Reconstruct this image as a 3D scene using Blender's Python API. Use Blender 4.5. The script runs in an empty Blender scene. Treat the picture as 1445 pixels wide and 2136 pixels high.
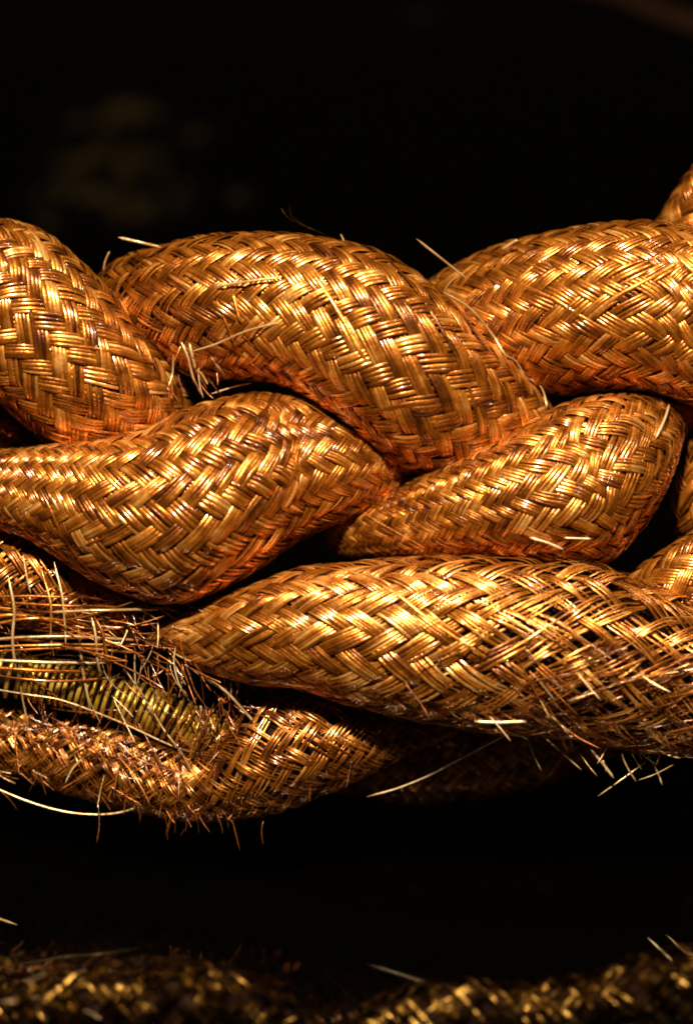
import bpy, math, random
import numpy as np
from mathutils import Vector

random.seed(7)
rng = np.random.default_rng(11)
scene = bpy.context.scene

# ------------------------------------------------------------------ camera, world, lamps, exposure
PITCH = math.radians(24)          # the camera looks down on the glossy table by this much
DIST = 62.0                       # from the lens to the plane of the plait
HC = 11.9                         # height of the plait's picture centre above the table
UP = np.array([0.0, math.sin(PITCH), math.cos(PITCH)])
NEAR = np.array([0.0, -math.cos(PITCH), math.sin(PITCH)])
RIGHT = np.array([1.0, 0.0, 0.0])
ORI = np.array([0.0, 0.0, 0.0])
CX, CY, S = 722.5, 1068.0, 0.01
HC = (1862 - CY) * S * math.cos(PITCH)
ORI = np.array([0.0, 0.0, HC])


def P(x, y, z=0.0):
    """plan of the plait: x right, y down, z towards the lens -> world point"""
    return ORI + RIGHT * ((x - CX) * S) + UP * ((CY - y) * S) + NEAR * z


cam_data = bpy.data.cameras.new('camera')
cam = bpy.data.objects.new('camera', cam_data)
scene.collection.objects.link(cam)
cam.location = ORI + NEAR * DIST
cam.rotation_euler = (math.pi / 2 - PITCH, 0, 0)
cam_data.sensor_fit = 'VERTICAL'
cam_data.sensor_height = 24
cam_data.lens = 24 * DIST / 21.36
cam_data.clip_end = 2000
cam_data.dof.use_dof = True
cam_data.dof.focus_distance = DIST - 1.2
cam_data.dof.aperture_fstop = 0.05
scene.camera = cam

world = bpy.data.worlds.new('World')
scene.world = world
world.use_nodes = True
world.node_tree.nodes['Background'].inputs[0].default_value = (1.0, 0.75, 0.5, 1)
world.node_tree.nodes['Background'].inputs[1].default_value = 0.004


def area(name, px, py, pz, size, power, col, target=(722, 1000, 0)):
    d = bpy.data.lights.new(name, 'AREA')
    d.shape = 'DISK'
    d.size = size
    d.energy = power
    d.color = col
    o = bpy.data.objects.new(name, d)
    scene.collection.objects.link(o)
    loc = Vector(P(px, py, pz))
    o.location = loc
    o.rotation_euler = (Vector(P(*target)) - loc).to_track_quat('-Z', 'Y').to_euler()
    return o


area('lamp', 350, -2500, 47, 4.5, 114000, (1.0, 0.84, 0.58))
area('side_lamp', 3400, -2400, 28, 3.0, 9000, (1.0, 0.84, 0.62))

vs = scene.view_settings
vs.view_transform = 'Standard'
vs.look = 'None'
vs.exposure = 0.0
vs.gamma = 1.0
vs.use_curve_mapping = False
scene.render.engine = 'CYCLES'
scene.cycles.filter_width = 1.9
scene.render.resolution_x = 692
scene.render.resolution_y = 1024

# ------------------------------------------------------------------ materials


def new_mat(name):
    m = bpy.data.materials.new(name)
    m.use_nodes = True
    nt = m.node_tree
    return m, nt, nt.nodes['Principled BSDF'], nt.nodes, nt.links


def wire_mat(name, stops, metal=0.85, rough=0.3, coat=0.25, scale=2.2, patch=False):
    m, nt, b, N, L = new_mat(name)
    at = N.new('ShaderNodeAttribute'); at.attribute_name = 'tone'
    tc = N.new('ShaderNodeTexCoord')
    nz = N.new('ShaderNodeTexNoise'); nz.inputs['Scale'].default_value = scale; nz.inputs['Detail'].default_value = 5
    L.new(tc.outputs['Object'], nz.inputs['Vector'])
    ad = N.new('ShaderNodeMath'); ad.operation = 'MULTIPLY_ADD'
    L.new(nz.outputs['Fac'], ad.inputs[0]); ad.inputs[1].default_value = 1.5
    sub = N.new('ShaderNodeMath'); sub.operation = 'SUBTRACT'
    L.new(at.outputs['Fac'], sub.inputs[0]); sub.inputs[1].default_value = 0.77
    L.new(sub.outputs[0], ad.inputs[2])
    cr = N.new('ShaderNodeValToRGB')
    while len(cr.color_ramp.elements) < len(stops):
        cr.color_ramp.elements.new(0.5)
    for e, (p, c) in zip(cr.color_ramp.elements, stops):
        e.position = p; e.color = (*c, 1)
    L.new(ad.outputs[0], cr.inputs[0])
    L.new(cr.outputs[0], b.inputs['Base Color'])
    b.inputs['Metallic'].default_value = metal
    b.inputs['Coat Weight'].default_value = coat
    b.inputs['Coat Roughness'].default_value = 0.18
    n2 = N.new('ShaderNodeTexNoise'); n2.inputs['Scale'].default_value = 14; n2.inputs['Detail'].default_value = 3
    L.new(tc.outputs['Object'], n2.inputs['Vector'])
    mr = N.new('ShaderNodeMapRange')
    mr.inputs[1].default_value = 0.3; mr.inputs[2].default_value = 0.7
    mr.inputs[3].default_value = rough - 0.1; mr.inputs[4].default_value = rough + 0.14
    L.new(n2.outputs['Fac'], mr.inputs[0]); L.new(mr.outputs[0], b.inputs['Roughness'])
    if patch:      # glossy and dull patches of lacquer
        n4 = N.new('ShaderNodeTexNoise'); n4.inputs['Scale'].default_value = 3.4; n4.inputs['Detail'].default_value = 3
        L.new(tc.outputs['Object'], n4.inputs['Vector'])
        m4 = N.new('ShaderNodeMapRange'); m4.inputs[1].default_value = 0.47; m4.inputs[2].default_value = 0.60
        m4.inputs[3].default_value = 0.03; m4.inputs[4].default_value = 1.0; b.inputs['Coat IOR'].default_value = 1.7
        L.new(n4.outputs['Fac'], m4.inputs[0]); L.new(m4.outputs[0], b.inputs['Coat Weight'])
        b.inputs['Coat Roughness'].default_value = 0.17
    bp = N.new('ShaderNodeBump'); bp.inputs['Strength'].default_value = 0.35; bp.inputs['Distance'].default_value = 0.02
    L.new(n2.outputs['Fac'], bp.inputs['Height']); L.new(bp.outputs[0], b.inputs['Normal'])
    return m


M_COPPER = wire_mat('honey_amber_wire', [(0.0, (0.072, 0.0145, 0.0012)), (0.35, (0.235, 0.064, 0.0042)),
                                         (0.65, (0.47, 0.149, 0.013)), (1.0, (0.84, 0.40, 0.105))], metal=0.7, rough=0.30, coat=0.75, patch=True)
M_PALE = wire_mat('pale_bare_wire', [(0.0, (0.24, 0.12, 0.035)), (0.5, (0.48, 0.29, 0.12)), (1.0, (0.75, 0.58, 0.36))], metal=0.5, rough=0.28)
M_BRASS = wire_mat('brass_coil_wire', [(0.0, (0.10, 0.045, 0.004)), (0.5, (0.62, 0.35, 0.04)), (1.0, (0.9, 0.62, 0.16))], metal=0.7, rough=0.3)
M_REFL_DIM = wire_mat('reflection_and_dim_wire', [(0.0, (0.0008, 0.0003, 0.0001)), (0.55, (0.005, 0.002, 0.0002)), (0.8, (0.04, 0.018, 0.002)), (0.95, (0.5, 0.28, 0.07))], metal=1.0, rough=0.32, coat=0)  # near-black and gold stops paint a dim reflection's glints; also a dark tuft
M_CORE, _nt, _b, _N, _L = new_mat('dark_brown_core')
_b.inputs['Base Color'].default_value = (0.035, 0.010, 0.003, 1)
_b.inputs['Roughness'].default_value = 0.8; _b.inputs['Specular IOR Level'].default_value = 0.08
_nz = _N.new('ShaderNodeTexNoise'); _nz.inputs['Scale'].default_value = 5
_cr = _N.new('ShaderNodeValToRGB')
_cr.color_ramp.elements[0].color = (0.003, 0.001, 0.0005, 1); _cr.color_ramp.elements[1].color = (0.02, 0.006, 0.002, 1)
_L.new(_nz.outputs['Fac'], _cr.inputs[0]); _L.new(_cr.outputs[0], _b.inputs['Base Color'])

# ------------------------------------------------------------------ mesh helpers
COL = scene.collection


def mesh_from(name, V, F, tone, smooth=True):
    me = bpy.data.meshes.new(name)
    V = np.asarray(V, dtype=np.float32); F = np.asarray(F, dtype=np.int32)
    me.vertices.add(len(V)); me.vertices.foreach_set('co', V.ravel())
    me.loops.add(F.size); me.loops.foreach_set('vertex_index', F.ravel())
    me.polygons.add(len(F))
    me.polygons.foreach_set('loop_start', np.arange(0, F.size, F.shape[1], dtype=np.int32))
    me.polygons.foreach_set('loop_total', np.full(len(F), F.shape[1], dtype=np.int32))
    me.polygons.foreach_set('use_smooth', np.full(len(F), smooth, dtype=bool))
    at = me.attributes.new('tone', 'FLOAT', 'POINT')
    at.data.foreach_set('value', np.asarray(tone, dtype=np.float32))
    me.update(calc_edges=True)
    return me


def link(name, me, mat, parent=None, label=None):
    o = bpy.data.objects.new(name, me)
    me.materials.append(mat)
    COL.objects.link(o)
    if parent is not None:
        o.parent = parent
        o.location = -parent.location if False else (0, 0, 0)
        o.matrix_parent_inverse = parent.matrix_world.inverted()
    if label:
        o['label'] = label
    return o


def thing(name, loc, label, cat, group=None):
    o = bpy.data.objects.new(name, None)
    o.empty_display_size = 0.3
    COL.objects.link(o)
    o.location = loc
    bpy.context.view_layer.update() if False else None
    o.matrix_world.translation = Vector(loc)
    o['label'] = label; o['category'] = cat
    if group: o['group'] = group
    return o


def runs(mask):
    """start/stop pairs of True runs"""
    m = np.concatenate([[0], mask.astype(int), [0]])
    d = np.diff(m)
    return list(zip(np.where(d == 1)[0], np.where(d == -1)[0]))


ARCH = np.array([(-1.0, -0.25), (-0.62, 0.62), (0.0, 0.95), (0.62, 0.62), (1.0, -0.25)])
RING = np.array([(-1.0, 0.0), (-0.5, 0.87), (0.5, 0.87), (1.0, 0.0), (0.5, -0.87), (-0.5, -0.87)])


def sweep(pts, nrm, half_w, half_h, prof=ARCH, closed=False, tip=0):
    """sweep a small profile along pts; returns verts, quads"""
    n = len(pts)
    t = np.gradient(pts, axis=0)
    t /= np.linalg.norm(t, axis=1, keepdims=True) + 1e-9
    b = np.cross(nrm, t)
    b /= np.linalg.norm(b, axis=1, keepdims=True) + 1e-9
    nn = np.cross(t, b)
    hw = np.broadcast_to(half_w, (n,)).copy(); hh = np.broadcast_to(half_h, (n,)).copy()
    if tip:
        k = np.minimum(np.arange(n), np.arange(n)[::-1]) / tip
        f = np.clip(k, 0.15, 1); hw *= f; hh *= f
    K = len(prof)
    V = pts[:, None, :] + b[:, None, :] * (prof[None, :, 0] * hw[:, None])[:, :, None] + nn[:, None, :] * (prof[None, :, 1] * hh[:, None])[:, :, None]
    V = V.reshape(-1, 3)
    i = np.arange(n - 1)[:, None] * K
    j = np.arange(K if closed else K - 1)[None, :]
    j2 = (j + 1) % K
    F = np.stack([i + j, i + j2, i + K + j2, i + K + j], axis=-1).reshape(-1, 4)
    return V, F


def smooth_noise(x, seed, freq):
    """cheap 1-D value noise, roughly -1..1"""
    r = np.random.default_rng(abs(int(seed)) % (2**31))
    tab = r.uniform(-1, 1, 512)
    y = x * freq + r.uniform(0, 50)
    i = np.floor(y).astype(int); f = y - i; f = f * f * (3 - 2 * f)
    return tab[i % 512] * (1 - f) + tab[(i + 1) % 512] * f


# ------------------------------------------------------------------ a braided cord


def on_depth(x, y, z):
    """plan station that the lens sees at (x, y) when it stands at depth z"""
    f = (DIST - z) / DIST
    return CX + (x - CX) * f, CY + (y - CY) * f


def stations_at(rows):
    return [(*on_depth(r[0], r[1], r[4]), *on_depth(r[2], r[3], r[4]), r[4]) for r in rows]


def catmull(K, n):
    K = np.asarray(K, float)
    m = len(K)
    d = np.linalg.norm(np.diff((K[:, 0:2] + K[:, 2:4]) / 2, axis=0), axis=1) + 5.0
    tk = np.concatenate([[0], np.cumsum(d)])
    t = np.linspace(0, tk[-1], n)
    # monotone-ish cubic through the stations
    tang = np.zeros_like(K)
    for i in range(m):
        a = max(i - 1, 0); b = min(i + 1, m - 1)
        tang[i] = (K[b] - K[a]) / (tk[b] - tk[a])
    out = np.zeros((n, K.shape[1]))
    idx = np.clip(np.searchsorted(tk, t, side='right') - 1, 0, m - 2)
    h = tk[idx + 1] - tk[idx]; s = ((t - tk[idx]) / h)[:, None]; h = h[:, None]
    out = (2*s**3 - 3*s**2 + 1) * K[idx] + (s**3 - 2*s**2 + s) * h * tang[idx] + (-2*s**3 + 3*s**2) * K[idx+1] + (s**3 - s**2) * h * tang[idx+1]
    return out


class Cord:
    def __init__(self, stations, label, N=20, psi=44, loose=None, seed=1, m=5, cull=-0.5, depth=0.87,
                 amp=1.0, step=0.095, jitter=1.0, tone=0.5, group='braided copper cords plaited together', mat=None, build=True):
        """stations: (upper x, upper y, lower x, lower y, z)"""
        n = 500
        K = catmull(stations_at(stations), n)
        up = np.stack([P(*r) for r in K[:, [0, 1, 4]]]); lo = np.stack([P(*r) for r in K[:, [2, 3, 4]]])
        self.C = (up + lo) / 2; self.W = (up - lo) / 2
        rw = np.linalg.norm(self.W, axis=1, keepdims=True)
        self.W = self.W * np.maximum(rw - 0.085, 0.3 * rw) / (rw + 1e-9)
        T = np.gradient(self.C, axis=0); T /= np.linalg.norm(T, axis=1, keepdims=True) + 1e-9
        D = np.cross(self.W, T)
        D *= np.sign(D @ NEAR)[:, None]
        D /= np.linalg.norm(D, axis=1, keepdims=True) + 1e-9
        r = np.linalg.norm(self.W, axis=1); self.rmax = np.median(r)
        rd = np.maximum(r, 0.45 * self.rmax) * depth
        self.D = D * rd[:, None]
        ds = np.linalg.norm(np.gradient(self.C, axis=0), axis=1)
        self.s = np.concatenate([[0], np.cumsum(ds[1:])]); self.L = self.s[-1]
        reff = np.maximum((r + rd) / 2, 0.55 * self.rmax)
        psi_a = math.radians(psi)
        self.Th = np.concatenate([[0], np.cumsum((math.tan(psi_a) / reff * ds)[1:])])
        self.r = r; self.reff = reff
        self.N = N; self.m = m
        self.dW = np.stack([np.gradient(self.W[:, k], self.s) for k in range(3)], 1)
        self.dD = np.stack([np.gradient(self.D[:, k], self.s) for k in range(3)], 1)
        self.dC = np.stack([np.gradient(self.C[:, k], self.s) for k in range(3)], 1)
        self.loose = loose or (lambda u: np.zeros_like(u))
        self.obj = thing('braided_cord', tuple(self.C[n // 2]), label, 'cord', group)
        self.seed = seed
        mat = mat or M_COPPER
        if not build:
            return
        # core
        k = 28
        uu = np.linspace(0, self.L, 60); th = np.linspace(0, 2*math.pi, k, endpoint=False)
        U, TH = np.meshgrid(uu, th, indexing='ij')
        pts, nr = self.surf(U.ravel(), TH.ravel())
        c = self.at(self.C, U.ravel())
        V = c + (pts - c) * (0.91 - 0.12 * self.loose(np.clip(U.ravel() / self.L, 0, 1)))[:, None]
        ii = np.arange(59)[:, None]*k; jj = np.arange(k)[None, :]; j2 = (jj+1) % k
        F = np.stack([ii+jj, ii+j2, ii+k+j2, ii+k+jj], -1).reshape(-1, 4)
        link('core', mesh_from('core', V, F, np.full(len(V), .5)), M_CORE, self.obj)
        # strands
        for sgn in (1, -1):
            for a in range(N):
                rs = seed * 1000 + (a + 50) * 7 + (3 if sgn > 0 else 0)
                rr = np.random.default_rng(rs)
                rtone = rr.normal(0, 0.085)
                steps = int(self.L / math.cos(psi_a) / step)
                s = np.linspace(0, self.L, steps)
                u = s / self.L
                lo_ = self.loose(u)
                Th = np.interp(s, self.s, self.Th)
                w = 0.99 - 0.36 * lo_
                rvis = np.sin(2*math.pi*a/N + sgn*Th) > cull
                wraps = [(i0, i1) for i0, i1 in runs(rvis) if i1 - i0 >= 12]
                acc = [([], [], []) for _ in wraps]
                for j in range(m):
                    ftone = tone + rtone + rr.normal(0, 0.14)
                    off0 = ((j + .5) / m - .5)
                    off = off0 * w * (1 + 0.12 * smooth_noise(s, rs, 0.8))
                    off = off + jitter * 0.045 * smooth_noise(s, rs * 31 + j, 1.6)
                    off = off + jitter * 0.15 * smooth_noise(s, rs + 5, 0.6)
                    off = off + lo_ * (0.16 * smooth_noise(s, rs * 17 + j, 1.1) + 0.26 * smooth_noise(s, rs + 9, 0.7))
                    th = 2*math.pi*(a + off)/N + sgn * Th
                    other = (th + sgn * Th) * N / (2*math.pi)      # index of the strand being crossed
                    ph = np.sin(math.pi/2 * (a + other + .5)) * sgn
                    if rr.random() < 0.07:                          # a filament that has slipped out of its float
                        k_ = np.clip(smooth_noise(s, rs * 29 + j, 0.6) * 3 - 0.6, 0, 1)
                        ph = ph * (1 - k_) + 0.85 * k_
                    spc = 2*math.pi*np.interp(s, self.s, self.reff)/N * math.cos(psi_a)
                    A = 0.125 * amp * spc
                    h = A * np.tanh(2.0*ph)/math.tanh(2.0) + A * 0.6 * np.where(ph > 0, ph, 0)
                    h = h + spc * 0.07 * (1 - (2*off0)**2)          # domed across the width
                    h = h + jitter * spc * 0.028 * smooth_noise(s, rs * 13 + j, 2.0)
                    h = h + lo_ * spc * (0.05 + 0.12 * np.abs(smooth_noise(s, rs * 19 + j, 0.9)))
                    dent = (np.sin(1.3*s + 2*th + seed) * np.sin(0.9*s - 3*th + 2*seed) + 0.6*np.sin(2.3*s - th + 3*seed) * np.sin(4*th + 1.7*s))
                    h = h + 0.035 * dent
                    pts, nr = self.surf(s, th)
                    pts = pts + nr * h[:, None]
                    hw = spc * w / m * (0.60 - 0.14 * lo_) * (0.72 + 0.5 * rr.random())
                    hh = np.minimum(hw * 0.27, 0.03)
                    brk = np.zeros(steps, bool)
                    if rr.random() < 0.6:                            # a filament broken short where the sleeve is loose
                        brk = smooth_noise(s, rs * 23 + j, 0.5) * lo_ > 0.45
                    for q, (i0, i1) in enumerate(wraps):
                        g0, g1 = i0, i1
                        bad = np.where(brk[i0:i1])[0]
                        if len(bad) and len(bad) < i1 - i0:
                            if bad[0] > (i1 - i0) // 2: g1 = i0 + bad[0]
                            elif bad[-1] < (i1 - i0) // 2: g0 = i0 + bad[-1] + 1
                        if g1 - g0 < 6: continue
                        V, F = sweep(pts[g0:g1], nr[g0:g1], hw[g0:g1], hh[g0:g1])
                        VV, FF, TT = acc[q]
                        FF.append(F + sum(len(v) for v in VV)); VV.append(V)
                        t = ftone + 0.13 * smooth_noise(s[g0:g1], rs * 7 + j, 0.9)
                        TT.append(np.repeat(t, len(ARCH)))
                for VV, FF, TT in acc:
                    if VV:
                        link('strand', mesh_from('strand', np.concatenate(VV), np.concatenate(FF), np.concatenate(TT)), mat, self.obj)

    def front(self, x, y):
        """depth of the cord's near surface where the lens sees (x, y)"""
        if not hasattr(self, '_g'):
            uu = np.linspace(0, self.L, 160); th = np.linspace(0.05, math.pi - .05, 40)
            U, TH = np.meshgrid(uu, th, indexing='ij')
            p, _ = self.surf(U.ravel(), TH.ravel())
            q = p - ORI; z = q @ NEAR; f = DIST / (DIST - z)
            self._g = (CX + q @ RIGHT / S * f, CY - q @ UP / S * f, z)
        gx, gy, gz = self._g
        d = (gx - x)**2 + (gy - y)**2
        near = np.argsort(d)[:6]
        return float(gz[near].max())

    def at(self, A, s):
        return np.stack([np.interp(s, self.s, A[:, k]) for k in range(3)], 1)

    def surf(self, s, th):
        c, sn = np.cos(th)[:, None], np.sin(th)[:, None]
        W = self.at(self.W, s); D = self.at(self.D, s)
        p = self.at(self.C, s) + c*W + sn*D
        St = -sn*W + c*D
        Su = self.at(self.dC, s) + c*self.at(self.dW, s) + sn*self.at(self.dD, s)
        n = np.cross(Su, St)
        n /= np.linalg.norm(n, axis=1, keepdims=True) + 1e-9
        out = c*W + sn*D
        n *= np.where((n*out).sum(1) < 0, -1, 1)[:, None]
        return p, n


def wire(pts, r, parent, mat=None, name='stray_wire', tone=0.6, n=22, tip=2, seed=0, flat=1.0, wob=0.0, label=None, on=None):
    r = r * 0.84
    """one loose wire through plan points (x, y, z)"""
    if on is not None:
        pts = [(x, y, on.front(x, y) + z) for x, y, z in pts]
    K = np.array([P(*on_depth(*p), p[2]) for p in pts])
    m = len(K)
    if m == 2:
        K = np.array([K[0], K[0]*.5+K[1]*.5, K[1]]); m = 3
    d = np.linalg.norm(np.diff(K, axis=0), axis=1); tk = np.concatenate([[0], np.cumsum(d)])
    t = np.linspace(0, tk[-1], n)
    tang = np.array([(K[min(i+1, m-1)]-K[max(i-1, 0)])/(tk[min(i+1, m-1)]-tk[max(i-1, 0)]) for i in range(m)])
    idx = np.clip(np.searchsorted(tk, t, side='right')-1, 0, m-2)
    h = (tk[idx+1]-tk[idx])[:, None]; s = (t-tk[idx])[:, None]/h
    Q = (2*s**3-3*s**2+1)*K[idx]+(s**3-2*s**2+s)*h*tang[idx]+(-2*s**3+3*s**2)*K[idx+1]+(s**3-s**2)*h*tang[idx+1]
    if wob:
        for k in range(3):
            Q[:, k] += wob * smooth_noise(t, seed*7+k+3, 1.4)
    V, F = sweep(Q, np.tile(NEAR, (n, 1)), r, r*flat, prof=RING, closed=True, tip=tip)
    return link(name, mesh_from(name, V, F, np.full(len(V), tone)), mat or M_PALE, parent, label)


def frizz(parent, cx, cy, z, n, length, ang, spread, seed, rad=(0.010, 0.022), scatter=(30, 20), mats=None, curl=0.35, name='broken_wire', on=None):
    r = random.Random(seed)
    for _ in range(n):
        x = cx + r.gauss(0, scatter[0]); y = cy + r.gauss(0, scatter[1])
        z0 = z if on is None else on.front(x, y) + z
        a = math.radians(ang + r.uniform(-spread, spread)); l = length * r.uniform(0.4, 1.25)
        dx, dy = math.cos(a), -math.sin(a); c = r.uniform(-curl, curl)
        zz = z0 + r.uniform(-0.12, 0.2); dz = r.uniform(-0.1, 0.35) * l * S
        pts = [(x + dx*l*t - dy*c*l*t*t, y + dy*l*t + dx*c*l*t*t, zz + dz*t) for t in (0, .33, .66, 1)]
        mt = r.choice(mats or [M_PALE, M_COPPER, M_COPPER, M_COPPER])
        wire(pts, r.uniform(*rad), parent, mat=mt, name=name, tone=r.uniform(.2, .8) if mt is M_PALE else r.uniform(0, .5), n=9, tip=1, wob=.02, seed=r.randint(0, 9999))


# ------------------------------------------------------------------ the table
me = bpy.data.meshes.new('tabletop')
tv = [(-60, -45, 0), (60, -45, 0), (60, 120, 0), (-60, 120, 0), (-60, -45, -2), (60, -45, -2), (60, 120, -2), (-60, 120, -2)]
me.from_pydata(tv, [], [(0, 1, 2, 3), (7, 6, 5, 4), (0, 4, 5, 1), (1, 5, 6, 2), (2, 6, 7, 3), (3, 7, 4, 0)])
table = bpy.data.objects.new('tabletop', me); COL.objects.link(table)
table['kind'] = 'structure'
m, nt, b, N, L = new_mat('black_glossy_tabletop')
b.inputs['Base Color'].default_value = (0.0003, 0.00028, 0.0002, 1)
b.inputs['IOR'].default_value = 1.5
tc = N.new('ShaderNodeTexCoord')
nz = N.new('ShaderNodeTexNoise'); nz.inputs['Scale'].default_value = 0.55; nz.inputs['Detail'].default_value = 6; nz.inputs['Roughness'].default_value = 0.6
L.new(tc.outputs['Object'], nz.inputs['Vector'])
mr = N.new('ShaderNodeMapRange'); mr.inputs[1].default_value = 0.3; mr.inputs[2].default_value = 0.75; mr.inputs[3].default_value = 0.03; mr.inputs[4].default_value = 0.08
L.new(nz.outputs['Fac'], mr.inputs[0]); L.new(mr.outputs[0], b.inputs['Roughness'])


def on_table(x, y):
    """the table point seen at plan position (x, y) by the camera"""
    c = np.array(cam.location); q = P(x, y, 0); d = q - c
    t = -c[2] / d[2]
    return c + d * t


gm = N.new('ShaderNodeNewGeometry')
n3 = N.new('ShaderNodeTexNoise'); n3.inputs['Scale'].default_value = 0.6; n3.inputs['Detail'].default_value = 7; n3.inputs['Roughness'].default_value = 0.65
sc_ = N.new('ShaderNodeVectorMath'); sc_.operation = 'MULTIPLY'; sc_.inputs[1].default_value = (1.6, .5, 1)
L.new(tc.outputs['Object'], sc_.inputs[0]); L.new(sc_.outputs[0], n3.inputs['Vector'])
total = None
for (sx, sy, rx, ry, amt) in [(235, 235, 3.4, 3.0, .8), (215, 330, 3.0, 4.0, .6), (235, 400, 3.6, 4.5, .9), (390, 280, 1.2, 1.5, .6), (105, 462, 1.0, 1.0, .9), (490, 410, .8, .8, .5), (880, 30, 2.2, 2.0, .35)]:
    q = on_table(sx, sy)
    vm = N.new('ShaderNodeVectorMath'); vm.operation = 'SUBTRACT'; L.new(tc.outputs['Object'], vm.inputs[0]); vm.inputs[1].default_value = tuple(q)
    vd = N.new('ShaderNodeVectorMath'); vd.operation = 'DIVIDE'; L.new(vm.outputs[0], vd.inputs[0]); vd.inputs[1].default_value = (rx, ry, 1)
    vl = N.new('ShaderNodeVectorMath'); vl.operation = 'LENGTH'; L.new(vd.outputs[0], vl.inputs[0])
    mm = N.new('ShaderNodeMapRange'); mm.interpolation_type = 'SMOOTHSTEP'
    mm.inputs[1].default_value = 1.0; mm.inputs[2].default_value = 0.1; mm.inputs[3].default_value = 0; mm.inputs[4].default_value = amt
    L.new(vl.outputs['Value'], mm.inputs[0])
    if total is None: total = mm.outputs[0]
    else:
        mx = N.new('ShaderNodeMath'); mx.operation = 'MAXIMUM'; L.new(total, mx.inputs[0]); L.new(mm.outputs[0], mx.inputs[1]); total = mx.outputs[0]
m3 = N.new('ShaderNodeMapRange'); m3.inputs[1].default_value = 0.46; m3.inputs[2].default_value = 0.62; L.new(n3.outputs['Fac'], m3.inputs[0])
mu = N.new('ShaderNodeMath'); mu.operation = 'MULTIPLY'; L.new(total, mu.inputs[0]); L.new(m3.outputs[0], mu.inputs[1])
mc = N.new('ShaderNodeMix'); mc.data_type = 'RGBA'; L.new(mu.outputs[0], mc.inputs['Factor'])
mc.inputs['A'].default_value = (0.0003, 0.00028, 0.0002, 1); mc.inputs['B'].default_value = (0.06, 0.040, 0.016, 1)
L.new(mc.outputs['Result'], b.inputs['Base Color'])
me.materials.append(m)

# ------------------------------------------------------------------ the cords
A = Cord([(-260, 420, -420, 690, -.3), (-120, 428, -300, 700, 0), (0, 455, -200, 725, 0.1), (110, 493, -110, 770, 0.1), (215, 588, -20, 830, 0.1),
          (300, 685, 50, 893, -.1), (365, 755, 108, 938, -.5), (400, 830, 180, 1010, -1.1), (420, 920, 230, 1090, -1.9)],
         'amber braided cord crossing the upper left corner of the plait, running down to the right', N=24, seed=1, m=4)
B = Cord([(110, 640, 230, 800, -2.3), (190, 585, 320, 720, -1.6), (250, 538, 375, 735, -1.1), (340, 507, 435, 785, -.5), (450, 489, 500, 797, 0), (570, 483, 570, 803, .3), (690, 494, 640, 832, .5),
          (790, 524, 710, 885, .6), (870, 568, 770, 930, .6), (940, 622, 820, 968, .5), (1015, 695, 880, 1000, .2), (1085, 770, 945, 1045, -.3),
          (1135, 835, 1000, 1090, -1.0), (1150, 910, 1050, 1130, -1.9)],
         'thick amber cord arching over the top centre, tear at its left end', N=24, seed=2, m=4,
         loose=lambda u: np.clip(0.55 - 2.0*np.abs(u - 0.2), 0, 1))
C = Cord([(820, 700, 900, 950, -2.4), (880, 600, 970, 890, -1.9), (930, 558, 1020, 850, -1.6), (1000, 525, 1080, 835, -1.1), (1080, 497, 1150, 828, -.7), (1180, 475, 1220, 822, -.3),
          (1300, 462, 1310, 818, 0), (1400, 468, 1400, 835, 0), (1500, 490, 1480, 870, 0), (1620, 560, 1560, 930, -.3)],
         'tightly woven cord at the upper right with a bright glint along its middle', N=28, psi=40, seed=3, m=4)
D = Cord([(1300, 500, 1480, 640, -2.4), (1362, 465, 1560, 560, -2.0), (1405, 395, 1610, 490, -1.8), (1460, 325, 1660, 430, -1.7), (1560, 240, 1730, 370, -1.7)],
         'cord poking out behind the plait at the far right, above the others', N=16, seed=4, m=5)
E = Cord([(-240, 950, -240, 1120, .5), (-100, 932, -115, 1105, .6), (40, 928, 5, 1112, .7), (170, 916, 110, 1160, .8), (290, 893, 235, 1232, .9), (395, 852, 370, 1262, .8), (480, 824, 500, 1205, .6),
          (560, 819, 625, 1132, .3), (640, 832, 728, 1086, .2), (716, 868, 800, 1052, .05), (795, 922, 850, 1024, -.15), (850, 968, 876, 1002, -.4), (890, 985, 895, 992, -.7)],
         'leaf shaped amber cord bulging at the left centre, below the arching cord', N=24, seed=5, m=4)
H = Cord([(750, 1086, 762, 1160, -2.2), (726, 1084, 738, 1166, -1.3), (712, 1078, 726, 1170, -.5), (765, 1046, 800, 1174, .15), (860, 995, 930, 1172, .6), (960, 950, 1060, 1176, .9), (1060, 897, 1180, 1180, 1.0),
          (1140, 856, 1268, 1174, .8), (1215, 826, 1330, 1110, .6), (1310, 820, 1385, 1010, .1), (1395, 832, 1422, 915, -.6), (1448, 852, 1455, 880, -1.4)],
         'pointed cord at the right centre whose weave opens into dark horizontal bands', N=24, seed=6, m=4,
         loose=lambda u: np.clip((u-.45)*1.0, 0, .35))
G = Cord([(335, 1318, 345, 1330, -.4), (370, 1288, 375, 1360, .2), (440, 1252, 430, 1402, .7), (540, 1211, 530, 1432, 1.1), (640, 1182, 640, 1447, 1.3), (750, 1170, 740, 1475, 1.4), (880, 1164, 870, 1505, 1.4),
          (1050, 1164, 1020, 1524, 1.4), (1200, 1174, 1170, 1535, 1.3), (1300, 1198, 1290, 1552, 1.2), (1440, 1250, 1420, 1575, 1.1), (1560, 1310, 1530, 1600, 1.0), (1700, 1380, 1660, 1640, .8)],
         'long golden cord along the lower right, its sleeve loosening into open holes', N=20, psi=32, seed=7, m=6, tone=.62,
         loose=lambda u: np.clip((u-.26)*2.6, 0, 1.05))
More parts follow.
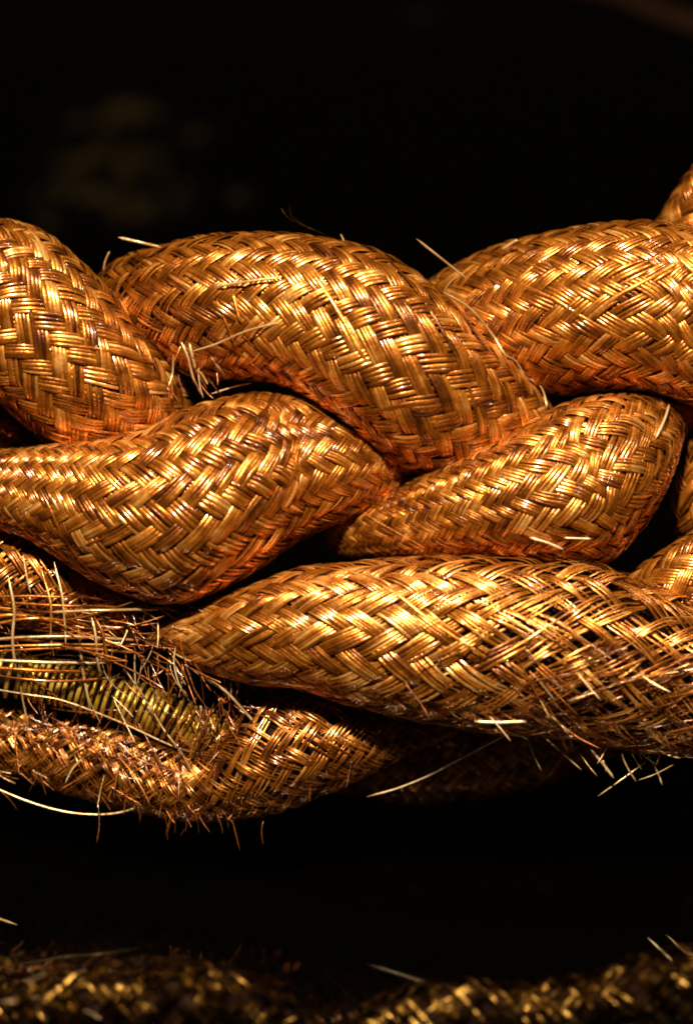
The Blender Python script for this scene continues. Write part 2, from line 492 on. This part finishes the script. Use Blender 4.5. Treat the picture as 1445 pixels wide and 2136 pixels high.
I = Cord([(1440, 860, 1560, 960, -1.0), (1425, 960, 1600, 980, -.6), (1400, 1030, 1600, 1060, -.4), (1410, 1095, 1600, 1140, -.8), (1440, 1150, 1600, 1200, -1.5)],
         'sliver of dark cord at the right edge beside the pointed cord', N=12, seed=8, m=5)
J = Cord([(1200, 1300, 1330, 1420, -.6), (1270, 1235, 1400, 1400, -.1), (1320, 1185, 1450, 1370, .3), (1390, 1135, 1500, 1330, .6), (1460, 1098, 1560, 1290, .7), (1560, 1060, 1640, 1260, .6)],
         'cord rising from behind the loosened golden cord at the right edge', N=16, seed=9, m=5)
A2 = Cord([(-120, 780, -200, 900, -1.0), (-30, 830, -90, 930, -.9), (40, 880, -10, 960, -1.1), (90, 930, 50, 1010, -1.8)],
          'small dim cord end in the notch at the left edge under the upper cord', N=12, seed=10, m=5)
K = Cord([(-240, 1080, -240, 1270, -.3), (-120, 1080, -120, 1285, -.2), (0, 1092, 0, 1300, -.1), (110, 1135, 100, 1318, 0), (210, 1200, 185, 1330, 0), (290, 1262, 268, 1345, -.1), (350, 1312, 340, 1360, -.5)],
         'torn cord at the lower left with its threads pulled open over black gaps', N=12, seed=11, m=5, cull=-0.3,
         loose=lambda u: np.clip(0.35 + u*.7, 0, 1))
Lc = Cord([(-240, 1440, -240, 1580, -.8), (-120, 1450, -110, 1590, -.8), (0, 1462, 0, 1612, -.7), (110, 1475, 90, 1640, -.6), (225, 1505, 190, 1675, -.4), (335, 1545, 300, 1700, -.1), (430, 1560, 440, 1715, .2),
           (530, 1470, 570, 1695, .4), (640, 1440, 690, 1650, .5), (760, 1462, 800, 1608, .4), (860, 1500, 890, 1560, 0), (930, 1520, 950, 1540, -.6)],
          'ragged cord hanging lowest at the left, bristling with broken wires', N=16, seed=12, m=5,
          loose=lambda u: np.full_like(u, .8), jitter=2.6, tone=.5)
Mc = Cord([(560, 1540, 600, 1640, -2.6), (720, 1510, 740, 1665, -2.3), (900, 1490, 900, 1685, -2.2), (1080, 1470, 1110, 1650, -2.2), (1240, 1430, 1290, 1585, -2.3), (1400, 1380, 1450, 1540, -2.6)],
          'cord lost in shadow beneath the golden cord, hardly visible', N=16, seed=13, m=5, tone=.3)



REFL_CORD_L = Cord(([(-200, 2100, -220, 2260, 6.3), (0, 2040, -20, 2200, 6.3), (150, 2012, 140, 2200, 6.4), (300, 2000, 300, 2200, 6.5), (450, 2012, 450, 2200, 6.4), (580, 2040, 560, 2200, 6.2), (680, 2110, 650, 2240, 6.0)]),  # added cords stand in for the plait mirrored in the table
          'added cord standing in for the table reflection along the bottom edge on the left', N=16, seed=14, m=4, tone=.54, jitter=4, loose=lambda u: np.full_like(u, 1.1), mat=M_REFL_DIM, group='stand-in reflection cords along the bottom edge')
REFL_CORD_R = Cord(([(700, 2130, 720, 2250, 6.2), (800, 2068, 810, 2220, 6.2), (930, 2035, 930, 2200, 6.4), (1080, 2042, 1080, 2200, 6.4), (1220, 2025, 1230, 2180, 6.5), (1340, 1985, 1360, 2150, 6.6), (1480, 1970, 1500, 2140, 6.7), (1620, 1980, 1640, 2150, 6.7)]),  # right half of the stand-in for the mirrored plait
          'added cord standing in for the table reflection along the bottom edge on the right', N=16, seed=15, m=4, tone=.54, jitter=4, loose=lambda u: np.full_like(u, 1.1), mat=M_REFL_DIM, group='stand-in reflection cords along the bottom edge')
far = Cord(([(1180, -60, 1170, -10, -37.6), (1280, -40, 1270, 10, -37.8), (1360, -10, 1350, 45, -38), (1440, 15, 1430, 75, -38.2), (1560, 50, 1550, 115, -38.4)]),
           'blurred tan cord far back on the table at the top right corner', N=12, seed=16, m=3, step=.3, tone=.55, mat=M_COPPER, group=None)

# ------------------------------------------------------------------ brass coil inside the torn cord
coil = thing('wire_coil', tuple(P(250, 1470, 0)), 'brass wire coil showing inside the torn cord at the lower left', 'coil')
ck = np.array([(-120, 1392, -.05), (40, 1410, 0), (150, 1432, .05), (260, 1462, .1), (360, 1498, .1), (450, 1545, .05), (540, 1590, -.2)], float)
tt = np.linspace(0, 1, 2600); kk = np.linspace(0, 1, len(ck))
axis = np.stack([np.interp(tt, kk, ck[:, k]) for k in range(3)], 1)
for k in range(3):
    axis[:, k] = np.convolve(np.pad(axis[:, k], 100, mode='edge'), np.ones(201)/201, 'valid')
AX = np.stack([P(*r) for r in axis])
T = np.gradient(AX, axis=0); T /= np.linalg.norm(T, axis=1, keepdims=True)
b1 = np.cross(T, NEAR); b1 /= np.linalg.norm(b1, axis=1, keepdims=True); b2 = np.cross(b1, T)
turns = 47
ph = 2*math.pi*(turns*tt + 0.35*smooth_noise(tt*20, 61, 1) + 0.12*smooth_noise(tt*60, 62, 1))
rad = 0.43 + 0.03*smooth_noise(tt*20, 5, 1) + 0.04*smooth_noise(tt*70, 6, 1)
CP = AX + b1*(np.cos(ph)*rad)[:, None] + b2*(np.sin(ph)*rad)[:, None]
outn = b1*np.cos(ph)[:, None] + b2*np.sin(ph)[:, None]
V, F = sweep(CP, outn, 0.052, 0.052, prof=RING, closed=True)
link('coil_winding', mesh_from('coil_winding', V, F, .5 + .2*np.repeat(smooth_noise(tt*60, 9, 1), 6)), M_BRASS, coil)
k = 16; th = np.linspace(0, 2*math.pi, k, endpoint=False); sub = slice(0, 2600, 40)
ring = AX[sub][:, None]+0.36*(b1[sub][:, None]*np.cos(th)[None, :, None]+b2[sub][:, None]*np.sin(th)[None, :, None])
nn_ = ring.shape[0]; ii = np.arange(nn_-1)[:, None]*k; jj = np.arange(k)[None]; j2 = (jj+1) % k
link('core', mesh_from('core', ring.reshape(-1, 3), np.stack([ii+jj, ii+j2, ii+k+j2, ii+k+jj], -1).reshape(-1, 4), np.full(nn_*k, .5)), M_CORE, coil)

# ------------------------------------------------------------------ stray wires, each part of its cord
W = wire
oA, oB, oC, oE, oG, oH, oK, oL = A.obj, B.obj, C.obj, E.obj, G.obj, H.obj, K.obj, Lc.obj
W([(247, 495, .3), (290, 505, .4), (337, 516, .3)], .036, oB)
W([(868, 498, 1.4), (975, 583, .6)], .027, oB)
W([(1046, 521, .2), (1078, 500, .4)], .034, oC)
W([(586, 432, .2), (603, 455, .2), (640, 474, .3), (688, 493, .3)], .022, oB, mat=M_REFL_DIM, wob=.03, tone=.75)
W([(604, 425, .2), (610, 452, .25), (655, 482, .3)], .015, oB, mat=M_REFL_DIM, wob=.03, tone=.75)
W([(710, 488, .4), (716, 500, .6), (722, 520, .8)], .018, oB)
W([(216, 566, .5), (220, 545, .6), (229, 524, .7)], .028, oA)
W([(-30, 1635, .3), (60, 1672, .4), (130, 1692, .4), (190, 1699, .4), (245, 1696, .3), (300, 1680, .1)], .028, oL, n=40)
W([(765, 1662, .4), (830, 1644, .5), (900, 1615, .6), (970, 1577, .7), (1060, 1530, .9)], .026, oG, n=36, tone=.8)
W([(-20, 1436, .8), (60, 1449, .9), (130, 1461, .9), (250, 1506, .8), (370, 1560, .7), (450, 1580, .4)], .024, oK, n=40)
W([(262, 1395, .8), (330, 1500, .8), (370, 1560, .8), (410, 1625, .6), (436, 1664, .5)], .024, oK, n=30, wob=.03)
W([(432, 1664, .5), (500, 1655, .5), (570, 1636, .5), (637, 1599, .4)], .024, oL, n=30)
W([(425, 1413, 1.2), (468, 1440, 1.2), (510, 1484, 1.1), (547, 1526, 1.0)], .034, oG)
W([(989, 1505, .25), (1040, 1507, .3), (1097, 1505, .2)], .042, oG, tone=.9, on=G)
W([(1040, 1530, 1.2), (1095, 1540, 1.2), (1112, 1575, 1.2), (1128, 1607, 1.2)], .022, oG)
W([(1120, 1525, 1.3), (1165, 1565, 1.3), (1212, 1606, 1.3)], .022, oG)
W([(1170, 1500, 1.3), (1185, 1530, 1.3), (1195, 1570, 1.3)], .018, oG)
W([(1231, 1563, 1.5), (1258, 1595, 1.5), (1279, 1623, 1.5)], .035, oG, tone=.9)
W([(1246, 1661, 1.2), (1290, 1630, 1.2), (1345, 1590, 1.1)], .018, oG)
W([(1350, 1575, 1.2), (1370, 1610, 1.2), (1380, 1637, 1.2)], .024, oG)
W([(1103, 1121, .1), (1140, 1132, .18), (1174, 1146, .3)], .034, oH, tone=.85, on=H)
W([(1175, 1122, .1), (1232, 1124, .2)], .026, oH, tone=.85, on=H)
W([(1395, 843, .3), (1385, 875, .2), (1366, 915, .1)], .034, oH, tone=.85, on=H)
W([(925, 608, .3), (975, 640, .25), (1030, 700, .2), (1052, 740, .2), (1075, 755, .15), (1092, 780, .12), (1098, 806, .1)], .03, oB, n=34, wob=.02, on=B)
W([(1075, 780, .1), (1105, 792, .15), (1128, 808, .15), (1139, 842, .1), (1140, 870, 0)], .024, oB, n=30, on=B)
W([(450, 598, .15), (510, 588, .2), (585, 578, .12)], .036, oB, on=B)
W([(395, 735, .3), (450, 718, .25), (510, 692, .2), (580, 672, .1)], .026, oB, on=B)
W([(378, 712, .9), (392, 745, .9), (404, 790, .7), (424, 828, .4)], .03, oB)
W([(395, 715, .9), (402, 745, .9), (408, 770, .8)], .035, oB)
W([(362, 740, .9), (360, 780, .8), (352, 805, .9)], .024, oA)
W([(440, 745, .9), (455, 765, .8), (470, 785, .5)], .032, oB)
W([(418, 775, .6), (430, 795, .5), (433, 802, .5)], .03, oB)
W([(440, 822, .2), (490, 806, .2), (525, 799, .3)], .018, oB)
W([(452, 626, .06), (478, 690, .1), (488, 715, .1)], .03, oB, mat=M_COPPER, on=B)
W([(486, 612, .06), (498, 660, .1), (503, 672, .1)], .04, oB, mat=M_COPPER, tone=.7, on=B)
frizz(oB, 400, 770, .5, 14, 55, -70, 40, 21, scatter=(22, 22))
# the pulled threads over the torn cord
for i, (x0, x1, y, dy, z, r_) in enumerate([(-40, 250, 1246, 6, 1.2, .03), (-20, 300, 1257, 8, 1.1, .04), (100, 330, 1276, -4, 1.3, .035), (-60, 130, 1290, 12, 1.2, .05),
                                            (-40, 200, 1302, 4, 1.2, .04), (-60, 300, 1340, -4, 1.25, .038), (-60, 280, 1352, -6, 1.25, .03), (-60, 300, 1362, 0, 1.2, .035),
                                            (-60, 230, 1376, 6, 1.2, .035), (-60, 200, 1390, 10, 1.15, .05), (-60, 260, 1400, 14, 1.1, .035)]):
    W([(x0, y, z), ((x0+x1)/2, y+dy/2+random.uniform(-14, 14), z+.1), (x1, y+dy, z-.4)], r_, oK, mat=[M_COPPER, M_COPPER, M_PALE][i % 3], tone=random.uniform(.3, .9), seed=i, wob=.02, name='pulled_thread')
for i, pts in enumerate([[(18, 1200, 1.3), (30, 1270, 1.4), (28, 1330, 1.4), (34, 1400, 1.2)], [(50, 1160, 1.2), (60, 1215, 1.3), (66, 1240, 1.3)], [(85, 1180, 1.2), (105, 1260, 1.4), (107, 1330, 1.3), (112, 1370, 1.2)],
                         [(115, 1170, 1.2), (133, 1250, 1.4), (137, 1350, 1.3)], [(190, 1285, 1.3), (200, 1330, 1.4), (206, 1380, 1.4), (210, 1410, 1.2)], [(196, 1285, 1.3), (214, 1320, 1.4), (222, 1365, 1.4), (232, 1420, 1.2)],
                         [(40, 1380, 1.3), (45, 1450, 1.0), (60, 1520, .8)], [(165, 1310, 1.2), (175, 1400, 1.0), (190, 1480, .9)]]):
    W(pts, random.uniform(.022, .04), oK, mat=[M_PALE, M_COPPER][i % 3 == 2], tone=random.uniform(.4, .9), name='pulled_thread', wob=.02, seed=i)
frizz(oK, 60, 1305, .9, 34, 210, -3, 10, 61, scatter=(110, 34), rad=(.012, .028), mats=[M_COPPER], curl=.2, name='pulled_thread')
frizz(oK, 120, 1300, .7, 18, 100, -80, 25, 62, scatter=(110, 50), rad=(.010, .022), mats=[M_COPPER], curl=.3, name='pulled_thread')
# knot of broken wires where three cords meet
frizz(oK, 290, 1290, 1.0, 30, 75, -60, 80, 31, scatter=(45, 35), rad=(.008, .02), mats=[M_PALE, M_COPPER, M_COPPER, M_COPPER])
frizz(oK, 320, 1370, 1.0, 30, 80, -70, 45, 32, scatter=(50, 34), rad=(.008, .02), mats=[M_PALE, M_COPPER, M_COPPER, M_COPPER], curl=.6)
frizz(oG, 375, 1370, .9, 20, 80, -50, 40, 33, scatter=(45, 22))
frizz(oL, 470, 1480, .8, 40, 50, -75, 45, 34, scatter=(55, 35))
frizz(oL, 450, 1495, .75, 60, 42, -95, 50, 56, scatter=(42, 30), rad=(.012, .026), mats=[M_COPPER])
frizz(oL, 300, 1555, .35, 18, 150, -20, 50, 57, scatter=(110, 25), rad=(.008, .018), mats=[M_COPPER], curl=.8)
frizz(oL, 90, 1490, .3, 30, 110, -60, 60, 58, scatter=(80, 25), rad=(.008, .02), mats=[M_COPPER], curl=.6)
frizz(oL, 640, 1500, 1.0, 30, 60, -110, 60, 59, scatter=(70, 30), rad=(.012, .026), mats=[M_COPPER])
frizz(oL, 250, 1530, .6, 22, 90, -75, 60, 53, scatter=(90, 30), rad=(.007, .014), mats=[M_COPPER])
frizz(oL, 480, 1570, .7, 22, 80, -60, 70, 54, scatter=(60, 30), rad=(.007, .014), mats=[M_COPPER])
frizz(oK, 200, 1440, .9, 14, 90, -80, 40, 55, scatter=(120, 20), rad=(.008, .016))
frizz(oL, 590, 1530, .9, 26, 60, -100, 70, 35, scatter=(70, 35))
frizz(oL, 100, 1560, -.1, 30, 50, -90, 60, 36, scatter=(75, 35))
frizz(oL, 270, 1630, .5, 26, 70, -90, 60, 37, scatter=(80, 28))
frizz(oL, 410, 1675, .5, 50, 52, -95, 40, 38, scatter=(60, 16), rad=(.006, .012), mats=[M_COPPER])
frizz(oL, 740, 1540, .5, 18, 50, -110, 50, 39, scatter=(45, 20))
frizz(oL, 60, 1595, -.2, 24, 55, -15, 50, 40, scatter=(60, 14))
frizz(oG, 1280, 1460, .05, 40, 190, 20, 10, 60, scatter=(110, 45), rad=(.01, .022), mats=[M_COPPER], curl=.15, on=G)
frizz(oG, 1150, 1440, .08, 26, 150, 24, 9, 41, scatter=(120, 42), curl=.15, on=G)
frizz(oG, 1130, 1450, .10, 16, 110, -48, 15, 42, scatter=(110, 50), curl=.15, on=G)
frizz(oG, 1290, 1550, 1.4, 20, 55, -60, 60, 43, scatter=(60, 16))
frizz(oG, 1390, 1530, 1.6, 24, 80, 15, 30, 44, scatter=(50, 30), curl=.15)
frizz(oG, 1060, 1370, .06, 20, 34, 40, 80, 45, scatter=(60, 20), on=G)

W([(1350, 1956, 2.6), (1400, 2003, 3.7), (1455, 2050, 4.8), (1540, 2070, 5.4), (1640, 1960, 3.5), (1620, 1640, 1.2)], .024, oG, tone=.9, n=60)
W([(1388, 1950, 2.5), (1450, 1993, 3.5), (1560, 1960, 3.2), (1600, 1640, 1.2)], .014, oG, tone=.5, n=50)
W([(-30, 1985, 7.4), (20, 2010, 7.4), (80, 2065, 7.4), (130, 2100, 7.4), (210, 2145, 7.4)], .03, REFL_CORD_L.obj, mat=M_REFL_DIM, tone=.7, wob=.05)  # bright arc in the reflection, built as a wire
W([(-60, 1780, 1.0), (-50, 1880, 1.8), (-10, 1912, 2.1), (36, 1929, 2.4)], .03, oL, tone=.6)
frizz(REFL_CORD_L.obj, 110, 2085, 7.4, 8, 30, -30, 60, 51, scatter=(50, 20), rad=(.005, .009), mats=[M_PALE, M_REFL_DIM])  # added wire bits imitate bright specks in the reflection
frizz(REFL_CORD_L.obj, 590, 2030, 6.9, 4, 22, 80, 30, 52, scatter=(20, 25), rad=(.006, .012))  # more added bits for the reflection's pale specks
scene.view_layers[0].update()
tris = sum(sum(p.loop_total - 2 for p in o.data.polygons) for o in COL.objects if o.type == 'MESH' and len(o.data.polygons) < 50) 
print('objects', len(COL.objects), 'quads', sum(len(o.data.polygons) for o in COL.objects if o.type == 'MESH'))
